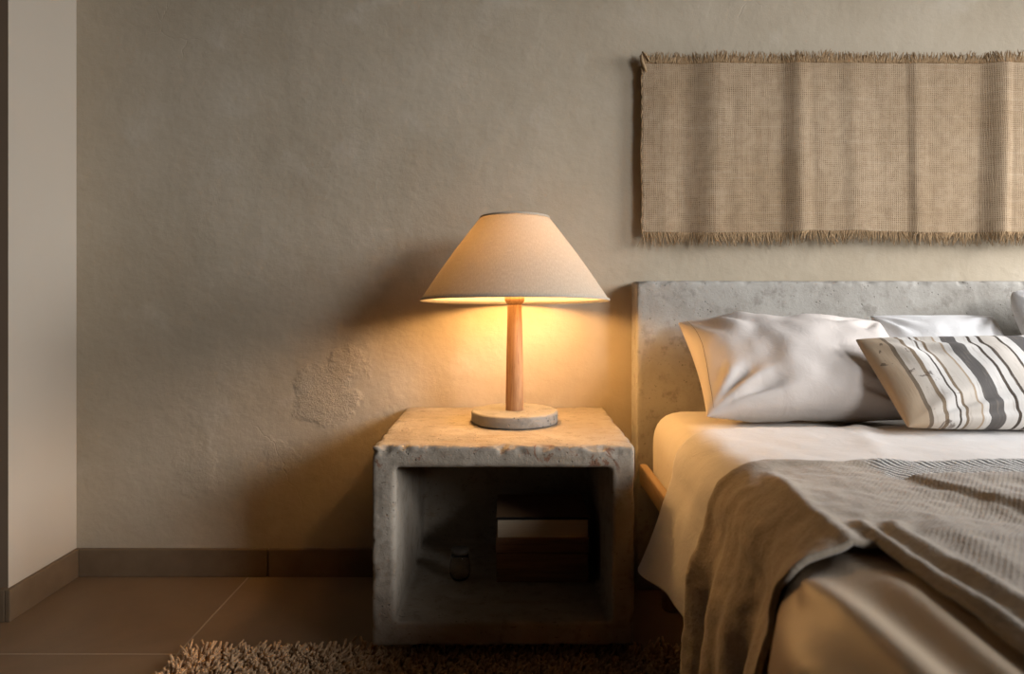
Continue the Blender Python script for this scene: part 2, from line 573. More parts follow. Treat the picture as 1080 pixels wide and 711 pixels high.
struct('wall_back', [((-1.30, WY, 0), (2.47, WY + 0.15, 2.6))], M['plaster'])
struct('wall_left', [((-2.3, YL, 0), (XL, WY + 0.15, 2.6))], M['paint'])
wf = bpy.data.objects['wall_left']
wf.data.materials.append(M['brownwall'])  # camera-facing side coloured darker brown than the return
for p_ in wf.data.polygons:
    if p_.normal.y < -0.9: p_.material_index = 1
struct('wall_side', [((-2.45, -2.6, 0), (-2.3, WY + 0.15, 2.6))], M['absorber'])
struct('wall_rear', [((-2.45, -2.75, 0), (2.47, -2.6, 2.6))], M['absorber'])
struct('floor', [((-2.45, -2.75, -0.1), (2.47, WY + 0.15, 0.0))], M['floor'])
struct('ceiling', [((-2.45, -2.75, 2.6), (2.47, WY + 0.15, 2.7))], M['absorber'])
WX0, WX1 = 2.35, 2.47
WZ0, WZ1 = 0.80, 2.00
wins = ((-1.72, -0.38), (0.38, 1.62))
struct('wall_right', [((WX0, -2.6, 0), (WX1, wins[0][0], 2.6)), ((WX0, wins[0][1], 0), (WX1, wins[1][0], 2.6)), ((WX0, wins[1][1], 0), (WX1, WY, 2.6))]
       + [((WX0, a, 0), (WX1, b, WZ0)) for a, b in wins] + [((WX0, a, WZ1), (WX1, b, 2.6)) for a, b in wins], M['paint'])
f = 0.035
for k_, (a, b) in enumerate(wins):
    struct('window_%d' % (k_ + 1), [((WX0 - 0.005, a, WZ0), (WX0 + 0.05, a + f, WZ1)), ((WX0 - 0.005, b - f, WZ0), (WX0 + 0.05, b, WZ1)),
           ((WX0 - 0.005, a + f, WZ0), (WX0 + 0.05, b - f, WZ0 + f)), ((WX0 - 0.005, a + f, WZ1 - f), (WX0 + 0.05, b - f, WZ1))], M['frame'], 0.003)
# skirting: tile lengths with a grout joint
bz = 0.071
struct('baseboard_back', [((XL + 0.012, WY - 0.012, 0), (-0.621, WY, bz)), ((-0.6175, WY - 0.012, 0), (-0.02, WY, bz)),
                          ((-0.0165, WY - 0.012, 0), (0.30, WY, bz))], M['skirt'], 0.0025)
struct('baseboard_left', [((XL, YL - 0.012, 0), (XL + 0.012, WY, bz))], M['skirt'], 0.0025)
struct('baseboard_front', [((-2.3, YL - 0.012, 0), (-1.60, YL, bz)), ((-1.597, YL - 0.012, 0), (XL, YL, bz))], M['skirt'], 0.0025)

# ------------------------------------------------------------------ weathered monoliths (nightstand, headboard)
def voxel(bm, size):
    me = bpy.data.meshes.new('tmp'); bm.to_mesh(me); bm.free()
    o = bpy.data.objects.new('tmp', me); COL.objects.link(o)
    md = o.modifiers.new('r', 'REMESH'); md.mode = 'VOXEL'; md.voxel_size = size
    dg = bpy.context.evaluated_depsgraph_get()
    res = bpy.data.meshes.new_from_object(o.evaluated_get(dg))
    bpy.data.objects.remove(o, do_unlink=True)
    bpy.data.meshes.remove(me)
    return res

def weather(me, lo, hi, chip=0.010, reach=0.028, amp=0.0012, clampback=None, freq=17.0):
    lo = Vector(lo); hi = Vector(hi)
    me.update()
    norms = [v.normal.copy() for v in me.vertices]
    for v, nn in zip(me.vertices, norms):
        p = v.co.copy()
        ds = []
        for i in range(3):
            ds.append((p[i] - lo[i], Vector([1 if k == i else 0 for k in range(3)])))
            ds.append((hi[i] - p[i], Vector([-1 if k == i else 0 for k in range(3)])))
        ds.sort(key=lambda a: a[0])
        (d1, n1), (d2, n2) = ds[0], ds[1]
        off = nn * (noise.noise(p * 45) * amp + noise.noise(p * 9) * amp * 1.6)
        if d1 < reach and d2 < reach:
            e = d1 + d2
            w = max(0.0, 1 - e / reach)
            c = max(0.0, noise.noise(p * freq) * 0.8 + noise.noise(p * freq * 2.7) * 0.5 + 0.12)
            k_ = 1.4 if (p.z > hi.z - reach and p.y < lo.y + reach) else 0.45
            off += (n1 + n2) * (w * c * chip * 1.5 * k_)
        v.co = p + off
        if clampback is not None and v.co.y > clampback:
            v.co.y = clampback

NX0, NX1, NY0, NY1, NZ0, NZ1 = -0.266, 0.233, 1.349, 1.808, 0.0505, 0.4305
ns = tag(empty('nightstand', (0, 0, 0)), 'chunky weathered concrete cube nightstand, open at the front, between the wall and the bed', 'nightstand')
bm = bmesh.new()
ix0, ix1, iz0, iz1, iy1 = -0.221, 0.190, 0.097, 0.389, 1.775
def q(*p): return bm.verts.new(p)
O = [q(NX0, NY0, NZ0), q(NX1, NY0, NZ0), q(NX1, NY0, NZ1), q(NX0, NY0, NZ1)]
I = [q(ix0, NY0, iz0), q(ix1, NY0, iz0), q(ix1, NY0, iz1), q(ix0, NY0, iz1)]
B = [q(NX0, NY1, NZ0), q(NX1, NY1, NZ0), q(NX1, NY1, NZ1), q(NX0, NY1, NZ1)]
J = [q(ix0, iy1, iz0), q(ix1, iy1, iz0), q(ix1, iy1, iz1), q(ix0, iy1, iz1)]
for k in range(4):
    j = (k + 1) % 4
    bm.faces.new((O[k], O[j], I[j], I[k]))
    bm.faces.new((O[j], O[k], B[k], B[j]))
    bm.faces.new((I[k], I[j], J[j], J[k]))
bm.faces.new((B[0], B[3], B[2], B[1]))
bm.faces.new((J[0], J[1], J[2], J[3]))
bmesh.ops.recalc_face_normals(bm, faces=bm.faces[:])
me = voxel(bm, 0.0048)
weather(me, (NX0, NY0, NZ0), (NX1, NY1, NZ1), 0.0085, 0.020, 0.0007, NY1, 30.0)
link('body', me, M['stand'], ns)
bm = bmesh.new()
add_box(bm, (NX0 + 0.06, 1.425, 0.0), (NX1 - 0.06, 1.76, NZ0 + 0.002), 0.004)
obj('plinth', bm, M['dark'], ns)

# ------------------------------------------------------------------ table lamp
LX, LY, LZ = 0.006, 1.598, NZ1 + 0.0012
lamp = tag(empty('table_lamp', (LX, LY, LZ)), 'table lamp with a turned oak post and wide oatmeal linen shade, lit, on the nightstand', 'lamp')
bm = bmesh.new()
add_lathe(bm, [(0.090, 0.0), (0.0955, 0.001), (0.097, 0.004), (0.097, 0.0225), (0.0955, 0.0255), (0.092, 0.0265), (0.03, 0.0265)], 96)
obj('base', bm, M['base'], lamp, True)
bm = bmesh.new()
zt = 0.695 - LZ
prof = [(0.0195, 0.0255), (0.0200, 0.028), (0.0205, 0.045)]
for i in range(13):
    t_ = i / 12
    prof.append((0.0203 - 0.0043 * (t_ ** 1.25), 0.05 + (zt - 0.055) * t_))
prof += [(0.0158, zt)]
add_lathe(bm, prof, 40)
obj('post', bm, M['oak'], lamp, True)
bm = bmesh.new()
add_lathe(bm, [(0.0155, zt - 0.001), (0.0185, zt + 0.002), (0.0225, zt + 0.009), (0.0228, zt + 0.017), (0.018, zt + 0.021), (0.018, zt + 0.04)], 40)
obj('collar', bm, M['oak'], lamp, True)
bulb_z = 0.772 - LZ
bm = bmesh.new()
add_lathe(bm, [(0.013, zt + 0.036), (0.014, zt + 0.044), (0.020, bulb_z - 0.020), (0.0285, bulb_z - 0.006), (0.030, bulb_z + 0.004),
               (0.0265, bulb_z + 0.017), (0.017, bulb_z + 0.027), (0.004, bulb_z + 0.031)], 28)
tag(obj('bulb', bm, M['bulb'], lamp, True), 'warm glowing bulb')
# shade: cone frustum with its two fabric hems, tipped back a touch
def shade_mesh():
    n = 160
    V, F, UV = [], [], []
    z0, z1, r0, r1 = 0.704 - LZ, 0.8895 - LZ, 0.2095, 0.0775
    rows = 22
    for i in range(rows + 1):
        t_ = i / rows
        rr = r0 + (r1 - r0) * t_ + 0.0035 * math.sin(math.pi * t_)
        if i == 0: rr += 0.0006
        for k in range(n + 1):
            a = 2 * math.pi * k / n
            V.append((rr * math.cos(a), rr * math.sin(a), z0 + (z1 - z0) * t_))
            UV.append((k / n, t_))
    for i in range(rows):
        for k in range(n):
            a = i * (n + 1) + k
            F.append((a, a + 1, a + n + 2, a + n + 1))
    return V, F, UV
V, F, UV = shade_mesh()
sh = from_py('shade', V, F, M['shade'], lamp, True, UV)
sm_ = sh.modifiers.new('thickness', 'SOLIDIFY'); sm_.thickness = 0.0018; sm_.offset = -1
sh.data.materials.append(M['lining']); sm_.material_offset = 1; sm_.material_offset_rim = 0
pivot = Vector((0, 0, 0.80 - LZ))
tilt = Matrix.Translation(pivot) @ Matrix.Rotation(R(-3.0), 4, 'X') @ Matrix.Translation(-pivot)
sh.data.transform(tilt)
for nm, rr, zz in (('hem_trim', 0.2099, 0.7045 - LZ), ('hem_trim', 0.0780, 0.8890 - LZ)):
    V, F = [], []
    N = 120
    for k in range(N):
        a = 2 * math.pi * k / N
        for j in range(6):
            b = 2 * math.pi * j / 6
            V.append(((rr + 0.0016 * math.cos(b)) * math.cos(a), (rr + 0.0016 * math.cos(b)) * math.sin(a), zz + 0.0028 * math.sin(b)))
    for k in range(N):
        for j in range(6):
            F.append((k * 6 + j, ((k + 1) % N) * 6 + j, ((k + 1) % N) * 6 + (j + 1) % 6, k * 6 + (j + 1) % 6))
    hm = from_py(nm, V, F, M['shade'], sh, True, [(v[0], v[2]) for v in V])
    hm.data.transform(tilt)
bm = bmesh.new()
add_lathe(bm, [(0.001, 0.886 - LZ), (0.0768, 0.886 - LZ), (0.0768, 0.8875 - LZ), (0.001, 0.8875 - LZ)], 64, cap_lo=True, cap_hi=True)
tc = obj('top_cap', bm, M['lining'], sh, False)
tc.data.transform(tilt)

# ------------------------------------------------------------------ inside the nightstand
IZ = iz0 + 0.0012
BX0, BX1, BY0, BY1 = -0.034, 0.164, 1.529, 1.700
boxr = tag(empty('wooden_box', (0.065, 1.614, IZ)), 'dark stained lidded wooden box inside the nightstand, under the book', 'box')
bm = bmesh.new(); add_box(bm, (BX0 - 0.065, BY0 - 1.614, 0.0), (BX1 - 0.065, BY1 - 1.614, 0.062), 0.002)
obj('box_body', bm, M['box'], boxr)
bm = bmesh.new(); add_box(bm, (BX0 - 0.066, BY0 - 1.615, 0.0632), (BX1 - 0.064, BY1 - 1.613, 0.094), 0.003)
obj('lid', bm, M['box'], boxr)
bk = tag(empty('book', (0.066, 1.612, IZ + 0.0945)), 'thick book with brown cover and cream page edges on the wooden box', 'book')
bm = bmesh.new()
hx, hy = 0.100, 0.086
add_box(bm, (-hx, -hy, 0.0), (hx, hy, 0.003), 0.0008)
add_box(bm, (-hx, hy - 0.004, 0.0), (hx, hy, 0.047), 0.001)
obj('cover', bm, M['cover'], bk)
bm = bmesh.new(); add_box(bm, (-hx, -hy, 0.0425), (hx, hy, 0.0475), 0.0008)
fc = obj('front_board', bm, M['cover'], bk)
bm = bmesh.new(); add_box(bm, (-hx + 0.001, -hy - 0.0012, 0.0415), (hx - 0.001, -hy + 0.006, 0.0472), 0.0006)
tag(obj('board_edge', bm, M['edge'], bk), 'black edge of the cover')
bm = bmesh.new(); add_box(bm, (-hx + 0.003, -hy + 0.0015, 0.003), (hx - 0.003, hy - 0.004, 0.0425), 0.001)
obj('pages', bm, M['pages'], bk)

jr = tag(empty('glass_jar', (-0.113, 1.545, IZ), (0, 0, 0)), 'small round-bottomed glass jar on the nightstand floor, beside the wooden box', 'jar')
bm = bmesh.new()
outer = [(0.010, 0.0), (0.017, 0.003), (0.0215, 0.010), (0.0232, 0.020), (0.0225, 0.034), (0.0195, 0.050), (0.0180, 0.058)]
inner = [(r_ - 0.0018, z_ + (0.003 if i_ < 2 else 0)) for i_, (r_, z_) in enumerate(outer)]
add_lathe(bm, outer + list(reversed(inner)), 40)
obj('jar_body', bm, M['glass'], jr, True)
bm = bmesh.new()
add_lathe(bm, [(0.0165, 0.0582), (0.0190, 0.0585), (0.0192, 0.066), (0.0175, 0.0675)], 36)
obj('lid', bm, M['lid'], jr, True)

# ------------------------------------------------------------------ bed frame and headboard
bed = tag(empty('bed_frame', (1.10, 1.722, 0)), 'bed frame with a grey pitted concrete headboard against the wall and a pale wooden rail', 'bed frame')
def under(o, root):
    o.parent = root
    o.matrix_parent_inverse = Matrix.Translation(-root.location)
    return o
HX0, HX1, HY0 = 0.303, 1.93, 1.722
bm = bmesh.new()
add_box(bm, (HX0, HY0, 0.0), (HX1, WY - 0.002, 0.7495))
me = voxel(bm, 0.0062)
weather(me, (HX0, HY0, -0.2), (HX1, WY + 0.2, 0.7495), 0.005, 0.014, 0.0006, WY - 0.002, 40)
for v in me.vertices:
    if v.co.z < 0.001: v.co.z = 0.0005
under(link('headboard', me, M['head']), bed)
for x0 in (0.309, 1.887):
    bm = bmesh.new(); add_box(bm, (x0, -0.26, 0.258), (x0 + 0.0185, HY0 + 0.004, 0.306), 0.005)
    under(obj('side_rail', bm, M['rail']), bed)
bm = bmesh.new(); add_box(bm, (0.326, -0.26, 0.258), (1.895, -0.235, 0.306), 0.006)
under(obj('foot_rail', bm, M['rail']), bed)
bm = bmesh.new()
for k in range(13):
    y0 = -0.15 + k * 0.145
    add_box(bm, (0.324, y0, 0.246), (1.897, y0 + 0.08, 0.2605), 0.003)
under(obj('slats', bm, M['rail']), bed)
for (x_, y_) in ((0.345, -0.21), (1.83, -0.21), (0.345, 1.62), (1.83, 1.62)):
    bm = bmesh.new()
    add_lathe(bm, [(0.022, 0.0), (0.024, 0.004), (0.030, 0.2475)], 24, (x_ + 0.02, y_, 0.0005))
    under(obj('leg', bm, M['rail'], None, True), bed)

# ------------------------------------------------------------------ mattress
def rounded_block(lo, hi, rx, nx=60, ny=60):
    # superellipse-ish cross sections: big rounded edges
    lo = Vector(lo); hi = Vector(hi)
    bm = bmesh.new()
    add_box(bm, lo, hi, rx, 8)
    return bm
bm = rounded_block((0.328, -0.24, 0.262), (1.885, 1.718, 0.445), 0.085)
for v in bm.verts:
    if v.co.z < 0.35:
        # squarer bottom edge
        v.co.z = 0.262 + (v.co.z - 0.262) * 0.6
mt = obj('mattress', bm, M['mattress'], None, True)
tag(mt, 'mattress in a cream fitted sheet, its rounded corner showing beside the concrete headboard', 'mattress')

# ------------------------------------------------------------------ bedding as draped sheets over one body
def body(u, d, zoff=0.0, xoff=0.0, flare=None):
    """u: metres across the bed from the crest (negative: down the side facing the nightstand); d: metres along the bed."""
    w = sstep(0.86, 0.56, d)
    xs = 0.318 - 0.105 * w - xoff
    Rr = 0.075 + 0.02 * w
    z0 = 0.4465 + zoff
    xc = xs + Rr
    q_ = Rr * math.pi / 2
    if u >= 0:
        return Vector((xc + u, d, z0)), Vector((0, 0, 1))
    if u > -q_:
        th = -u / Rr
        return Vector((xc - Rr * math.sin(th), d, z0 - Rr + Rr * math.cos(th))), Vector((-math.sin(th), 0, math.cos(th)))
    h = -u - q_
    fl = flare(h, d) if flare else 0.10 * h
    return Vector((xs - fl, d, z0 - Rr - h)), Vector((-1, 0, 0.1))

def drape(name, us, ds, fn, mat, keep=None, thick=0.004, parent=None, sub=0):
    V, UV, F = [], [], []
    nd = len(ds)
    for u in us:
        for d in ds:
            p, uv = fn(u, d)
            V.append(tuple(p)); UV.append(uv)
    for i in range(len(us) - 1):
        for j in range(nd - 1):
            if keep and not keep((us[i] + us[i + 1]) / 2, (ds[j] + ds[j + 1]) / 2): continue
            a = i * nd + j
            F.append((a, a + 1, a + nd + 1, a + nd))
    o = from_py(name, V, F, mat, parent, True, UV)
    # drop loose verts
    bm = bmesh.new(); bm.from_mesh(o.data)
    bmesh.ops.delete(bm, geom=[v for v in bm.verts if not v.link_faces], context='VERTS')
    bmesh.ops.recalc_face_normals(bm, faces=bm.faces[:])
    up = sum((f_.normal.z for f_ in bm.faces))
    if up < 0: bmesh.ops.reverse_faces(bm, faces=bm.faces[:])
    bm.to_mesh(o.data); bm.free()
    o.data.polygons.foreach_set('use_smooth', [True] * len(o.data.polygons))
    s = o.modifiers.new('thickness', 'SOLIDIFY'); s.thickness = thick; s.offset = -1
    if sub:
        ss = o.modifiers.new('smooth', 'SUBSURF'); ss.levels = sub; ss.render_levels = sub
    return o

def lin(a, b, n): return [a + (b - a) * i / n for i in range(n + 1)]

# --- top sheet (pale), from the pillows to under the throw, hanging down beside the nightstand
def sheet_fn(t, d0):
    # t in [0,1] from hem to far right; d0 grid line
    k = (d0 - 0.86) / (1.40 - 0.86)
    d_hang = 0.86 + (1.332 - 0.86) * k
    hemz = smooth_interp([(0.86, 0.10), (1.06, 0.11), (1.16, 0.185), (1.24, 0.200), (1.34, 0.205)], d_hang)
    def fl(h, d):
        near = sstep(1.12, 1.33, d)
        return h * (0.03 + 0.35 * near) + 0.012 * sstep(0.0, 0.09, h) * (1 - near) + 0.007 * math.sin((d - 1.0) * 46) * sstep(0.0, 0.16, h) * near
    umin = -(0.075 * math.pi / 2 + (0.4465 + 0.004 - 0.075 - hemz))
    u = umin + (1.42 - umin) * t
    side = sstep(0.10, -0.10, u)
    far = lin_interp([(-0.3, 1.332), (-0.12, 1.345), (0.0, 1.375), (0.12, 1.388), (0.5, 1.41), (1.5, 1.43)], u)
    d = 0.86 + (far - 0.86) * k
    p, n = body(u, d, 0.004, 0.004, fl)
    wr = 0.0026 * nz(u * 9, d * 7, 3.3) + 0.0018 * nz(u * 26 + d * 9, d * 20, 1.3) + 0.003 * nz(u * 5 + d * 16, d * 3 - u * 4, 8.3) * sstep(0.35, 0.0, u)
    wr += 0.0035 * gau(u, 0.20 + 0.3 * (d - 1.1), 0.02) * sstep(1.1, 1.25, d)
    wr += 0.006 * k * k * k * gau(k, 1.0, 0.12)
    p += n * (wr + 0.003)
    return p, (u, d)
ts = [0.0]
us_s = []
n_t = 130
for i in range(n_t + 1):
    x = i / n_t
    us_s.append(x ** 1.35)
sh_o = drape('top_sheet', us_s, lin(0.86, 1.40, 64), sheet_fn, M['sheet'], None, 0.003)
tag(sh_o, 'pale cotton top sheet below the pillows, hanging over the mattress side by the nightstand', 'sheet')

# --- tan satin bedspread over the foot half
def spread_fn(u, d):
    def fl(h, d_): return 0.01 * h - 0.012 * math.sin((d_ - 0.2) * 21) * sstep(0, 0.2, h) * sstep(0.78, 0.6, d_)
    p, n = body(u, d, 0.001, 0.0, fl)
    near = sstep(0.84, 0.66, d)
    x = p.x
    wr = near * (0.009 * gau(x, 0.292, 0.014) * (1 if u > -0.06 else 0.3) + 0.009 * gau(x, 0.352 + 0.05 * (d - 0.6), 0.016) * sstep(0.72, 0.62, d) - 0.004 * gau(x, 0.322, 0.016)
                 + 0.004 * gau(u, -0.085 - 0.10 * (d - 0.6), 0.02))
    wr += 0.0025 * nz(u * 11, d * 6, 7.7) * near
    edge = 0.004
    p += n * (wr + edge)
    return p, (u, d)
bs = drape('bedspread', lin(-0.43, 0.30, 110) + lin(0.32, 1.42, 40), lin(-0.25, 1.00, 100), spread_fn, M['satin'], lambda u, d: u > -0.10 or d < 0.88, 0.004)
tag(bs, 'smooth tan satin bedspread over the foot half of the bed, in front of the throw', 'bedspread')

# --- knitted throw: hangs over the side, its near half folded back along the bed
UC = 0.010   # where the folded-back half begins
def throw_fn(u0, d0):
    # warp grid so the outline follows the cloth
    u = u0; d = d0
    near = smooth_interp([(-0.40, 0.045), (-0.24, 0.026), (-0.12, 0.002), (-0.06, -0.016), (-0.02, -0.016), (UC, -0.014), (0.10, 0.0)], u)
    wn = sstep(1.08, 0.745, d0) if d0 > 0.745 else 1.0
    d += near * wn * (1 if d0 >= 0.70 else sstep(0.3, 0.70, d0) * 0.6 + 0.4)
    far = smooth_interp([(-0.40, 0.015), (-0.10, 0.012), (0.0, 0.0), (0.5, 0.006), (1.4, 0.0)], u)
    d += far * sstep(0.9, 1.085, d0) + 0.004 * nz(u * 14, 3.0, 9.1) * sstep(0.95, 1.085, d0)
    # the folded-back edge runs slightly askew
    if u > 0:
        u += max(0.0, 0.085 * (sstep(0.86, 0.56, d) - sstep(0.86, 0.56, 0.77))) * sstep(0.0, UC, u0) * sstep(0.95, 0.80, d)
    def fl(h, d_):
        return 0.085 * h + 0.017 * sstep(0.0, 0.10, h) + (0.009 * math.sin((d_ - 0.75) * 36 + 0.8) + 0.006 * math.sin(d_ * 71 + 5 * h)) * sstep(-0.02, 0.14, h)
    p, n = body(u, d, 0.013, 0.012, fl)
    wr = 0.004 * nz(u * 8, d * 7, 2.1) + 0.0028 * nz(u * 15 + d * 8, d * 18, 5.0) + 0.0020 * nz(u * 50, d * 46, 6.0)
    # crest ridge running down to the corner of the fold
    wr += 0.008 * gau(p.x, 0.352 + 0.075 * (d - 0.737), 0.011) * sstep(1.06, 0.92, d) * sstep(0.66, 0.76, d)
    # doubled hem along the folded-back edge
    if u0 > -0.02:
        u = u0 - 0.004 * (0.77 - d) / 0.2
        nearB = sstep(0.82, 0.77, d)
        wr += nearB * (0.010 * gau(u, UC + 0.010, 0.010) - 0.002 * gau(u, UC + 0.028, 0.006) + 0.009 * gau(u, UC + 0.047, 0.012) + 0.004 * gau(u, UC + 0.10, 0.02))
    # an upper layer of the throw lying over the contrasting band
    lay = sstep(0.188, 0.202, u + 0.35 * (d - 0.95)) * sstep(1.000, 0.988, d + 0.01 * nz(u * 7, 1.0, 4.0)) * sstep(0.70, 0.84, d)
    wr += 0.008 * lay
    # soft swells on the lying part
    wr += 0.004 * math.sin(u * 30 + d * 22) * sstep(0.05, 0.2, u) * sstep(0.98, 0.9, d)
    # thick rounded edge at the far hem
    wr += 0.004 * gau(d0, 1.075, 0.012)
    p += n * (wr + 0.004)
    return p, (u, d)
us_t = lin(-0.42, UC, 110) + lin(UC, 0.42, 100)[1:] + lin(0.43, 1.42, 60)
ds_t = lin(-0.20, 0.745, 110) + lin(0.745, 1.085, 100)[1:]
th = drape('throw_blanket', us_t, ds_t, throw_fn, M['knit'], lambda u, d: d > 0.745 or u > UC, 0.007)
tag(th, 'taupe knitted throw with a black and white woven band draped over the bed side', 'blanket')

# ------------------------------------------------------------------ pillows
def pillow(name, w, h, t, loc, rot, mat, pinch=0.06, seed=0.0, wr=1.0, uvs=True, sag=0.0, parent=None, n=72, power=0.42, shear=0.0, rnd_c=0.0):
    V, F, UV = [], [], []
    def pt(u, v, side):
        # outline: sides drawn in between the corners
        px = u * (1 - pinch * (1 - v * v))
        pz = v * (1 - pinch * 1.5 * (1 - u * u))
        e = max(0.0, (1 - u * u)) * max(0.0, (1 - v * v))
        th_ = t / 2 * (e ** power)
        rc = 1 - rnd_c * (u * u * v * v) ** 2
        px *= rc; pz *= rc
        x = px * w / 2 - shear * pz * h / 2; z = pz * h / 2
        fold = noise.noise(Vector((x * 9 + seed, z * 9, side * 2.0 + seed))) * 0.010 + noise.noise(Vector((x * 22 + seed, z * 18, side * 3.0))) * 0.005
        # creases radiating from the corners
        for cu in (-1, 1):
            for cv in (-1, 1):
                du, dv = u - cu, v - cv
                r = math.hypot(du, dv)
                a = math.atan2(dv * cv * -1, du * cu * -1)
                fold += 0.006 * math.sin(a * 13 + seed + cu + cv * 2) * gau(r, 0.42, 0.32)
        fold *= wr * min(1.0, e * 3.5)
        y = -side * (th_ + fold)
        z += sag * (1 - u * u) * (-1)
        return (x, y, z)
    for side in (1, -1):
        base = len(V)
        for i in range(n + 1):
            # denser towards the rim
            u = math.sin(math.pi * (i / n - 0.5))
            for j in range(n + 1):
                v = math.sin(math.pi * (j / n - 0.5))
                V.append(pt(u, v, side)); UV.append(((u + 1) / 2, (v + 1) / 2))
        for i in range(n):
            for j in range(n):
                a = base + i * (n + 1) + j
                f_ = (a, a + n + 1, a + n + 2, a + 1)
                F.append(f_ if side == 1 else tuple(reversed(f_)))
    o = from_py(name, V, F, mat, parent, True, UV)
    bm = bmesh.new(); bm.from_mesh(o.data)
    bmesh.ops.remove_doubles(bm, verts=bm.verts[:], dist=1e-5)
    bm.to_mesh(o.data); bm.free()
    o.data.polygons.foreach_set('use_smooth', [True] * len(o.data.polygons))
    o.location = loc; o.rotation_euler = rot
    o['pt'] = 0
    del o['pt']
    return o, pt

def place(lo, hi):   # centre and lean from bottom (d,z) and top (d,z)
    return ((lo[0] + hi[0]) / 2, (lo[1] + hi[1]) / 2), math.atan2(hi[0] - lo[0], hi[1] - lo[1]), math.hypot(hi[0] - lo[0], hi[1] - lo[1])

(c_, lean, L_) = place((1.435, 0.474), (1.675, 0.648))
p1, pt1 = pillow('pillow', 0.475, L_ + 0.006, 0.165, (0.630, c_[0], c_[1]), (-lean, 0, 0), M['pillow'], 0.05, 1.7, 1.35, power=0.43)
tag(p1, 'large pale linen pillow with a stitched hem leaning on the headboard, nearest the lamp', 'pillow', 'pillows along the headboard')
V, F = [], []
pts = []
for j in range(41):
    v = -0.93 + 1.86 * j / 40
    a = pt1(-0.945 + 0.012 * math.sin(v * 3), v, 1)
    pts.append((a[0], a[1] - 0.0007, a[2]))
tube_data(V, F, pts, [0.0005] * len(pts), 5)
from_py('hem_stitching', V, F, M['thread'], p1)

(c_, lean, L_) = place((1.535, 0.475), (1.690, 0.665))
p2, _ = pillow('pillow', 0.285, L_, 0.10, (0.994, c_[0], c_[1]), (-lean, 0, R(-2)), M['white'], 0.03, 5.1, 0.7)
tag(p2, 'white cotton pillow half hidden behind the striped cushion', 'pillow', 'pillows along the headboard')

(c_, lean, L_) = place((1.50, 0.468), (1.655, 0.735))
p3, _ = pillow('pillow', 0.46, L_, 0.15, (1.360, c_[0], c_[1]), (-lean, 0, R(4)), M['white'], 0.045, 9.4, 0.9, power=0.5, rnd_c=0.10)
tag(p3, 'off white pillow standing tallest against the headboard, farthest from the lamp', 'pillow', 'pillows along the headboard')

(c_, lean, L_) = place((1.335, 0.475), (1.462, 0.620))
cu, ptc = pillow('cushion', 0.74, L_ + 0.012, 0.105, (1.095, c_[0], c_[1]), (-lean, 0, 0), M['stripe'], 0.012, 3.3, 0.8, power=0.36, shear=0.16)
tag(cu, 'long lumbar cushion with white, brown and charcoal stripes in front of the pillows', 'cushion')

# ------------------------------------------------------------------ wall hanging
WHX0, WHX1, WHZ0, WHZ1 = 0.3265, 1.80, 0.870, 1.300
wh = tag(empty('wall_hanging', (1.06, WY, 1.08)), 'frayed burlap cloth with a fringe hung flat on the plaster wall above the headboard', 'wall hanging')
def X(px): return (px - 540) * 1.787 / 750
prof_h = [(676, .90), (700, .95), (722, .55), (754, 1.75), (775, 1.35), (805, .95), (822, .85), (843, 1.95), (858, 1.5), (885, 1.2), (900, 1.45), (930, 1.0), (955, .9),
          (966, 1.35), (985, 1.1), (1030, .75), (1056, 2.3), (1066, 1.7), (1085, 1.4), (1130, .8), (1160, 1.8), (1200, 1.1), (1240, .9), (1270, 1.8), (1330, 1.0)]
prof_x = [(X(a), 0.011 + (b / 100 - 0.011) * 1.45) for a, b in prof_h]
def hang_y(x, z):
    k = (z - WHZ0) / (WHZ1 - WHZ0)
    f_ = smooth_interp(prof_x, x + 0.012 * (k - 0.5) * math.sin(x * 9))
    f_ += 0.0012 * nz(x * 20, z * 12, 0.5) + 0.0015 * nz(x * 5, z * 9, 8.0)
    return WY - 0.019 - f_ * (0.75 + 0.35 * (1 - k))
V, F, UV = [], [], []
nxs, nzs = 420, 70
def edge_x(x, z):
    return x + (0.0035 * nz(1.0, z * 45, 2.0) + 0.003 * nz(4.0, z * 9, 2.0)) * sstep(WHX0 + 0.02, WHX0, x)
def edge_z(x, z):
    k = (z - WHZ0) / (WHZ1 - WHZ0)
    return z + (1 - k) * (0.006 * nz(x * 3, 1.0, 6.0) + 0.0025 * nz(x * 18, 1.0, 6.0)) + k * (0.004 * nz(x * 3, 9.0, 6.0))
for i in range(nxs + 1):
    x = WHX0 + (WHX1 - WHX0) * i / nxs
    for j in range(nzs + 1):
        z = WHZ0 + (WHZ1 - WHZ0) * j / nzs
        xx = edge_x(x, z); zz = edge_z(x, z)
        V.append((xx, hang_y(xx, zz), zz)); UV.append((x, z))
for i in range(nxs):
    for j in range(nzs):
        a = i * (nzs + 1) + j
        F.append((a, a + nzs + 1, a + nzs + 2, a + 1))
cl = under(from_py('cloth', V, F, M['burlap'], None, True, UV), wh)
s = cl.modifiers.new('thickness', 'SOLIDIFY'); s.thickness = 0.0025; s.offset = -1
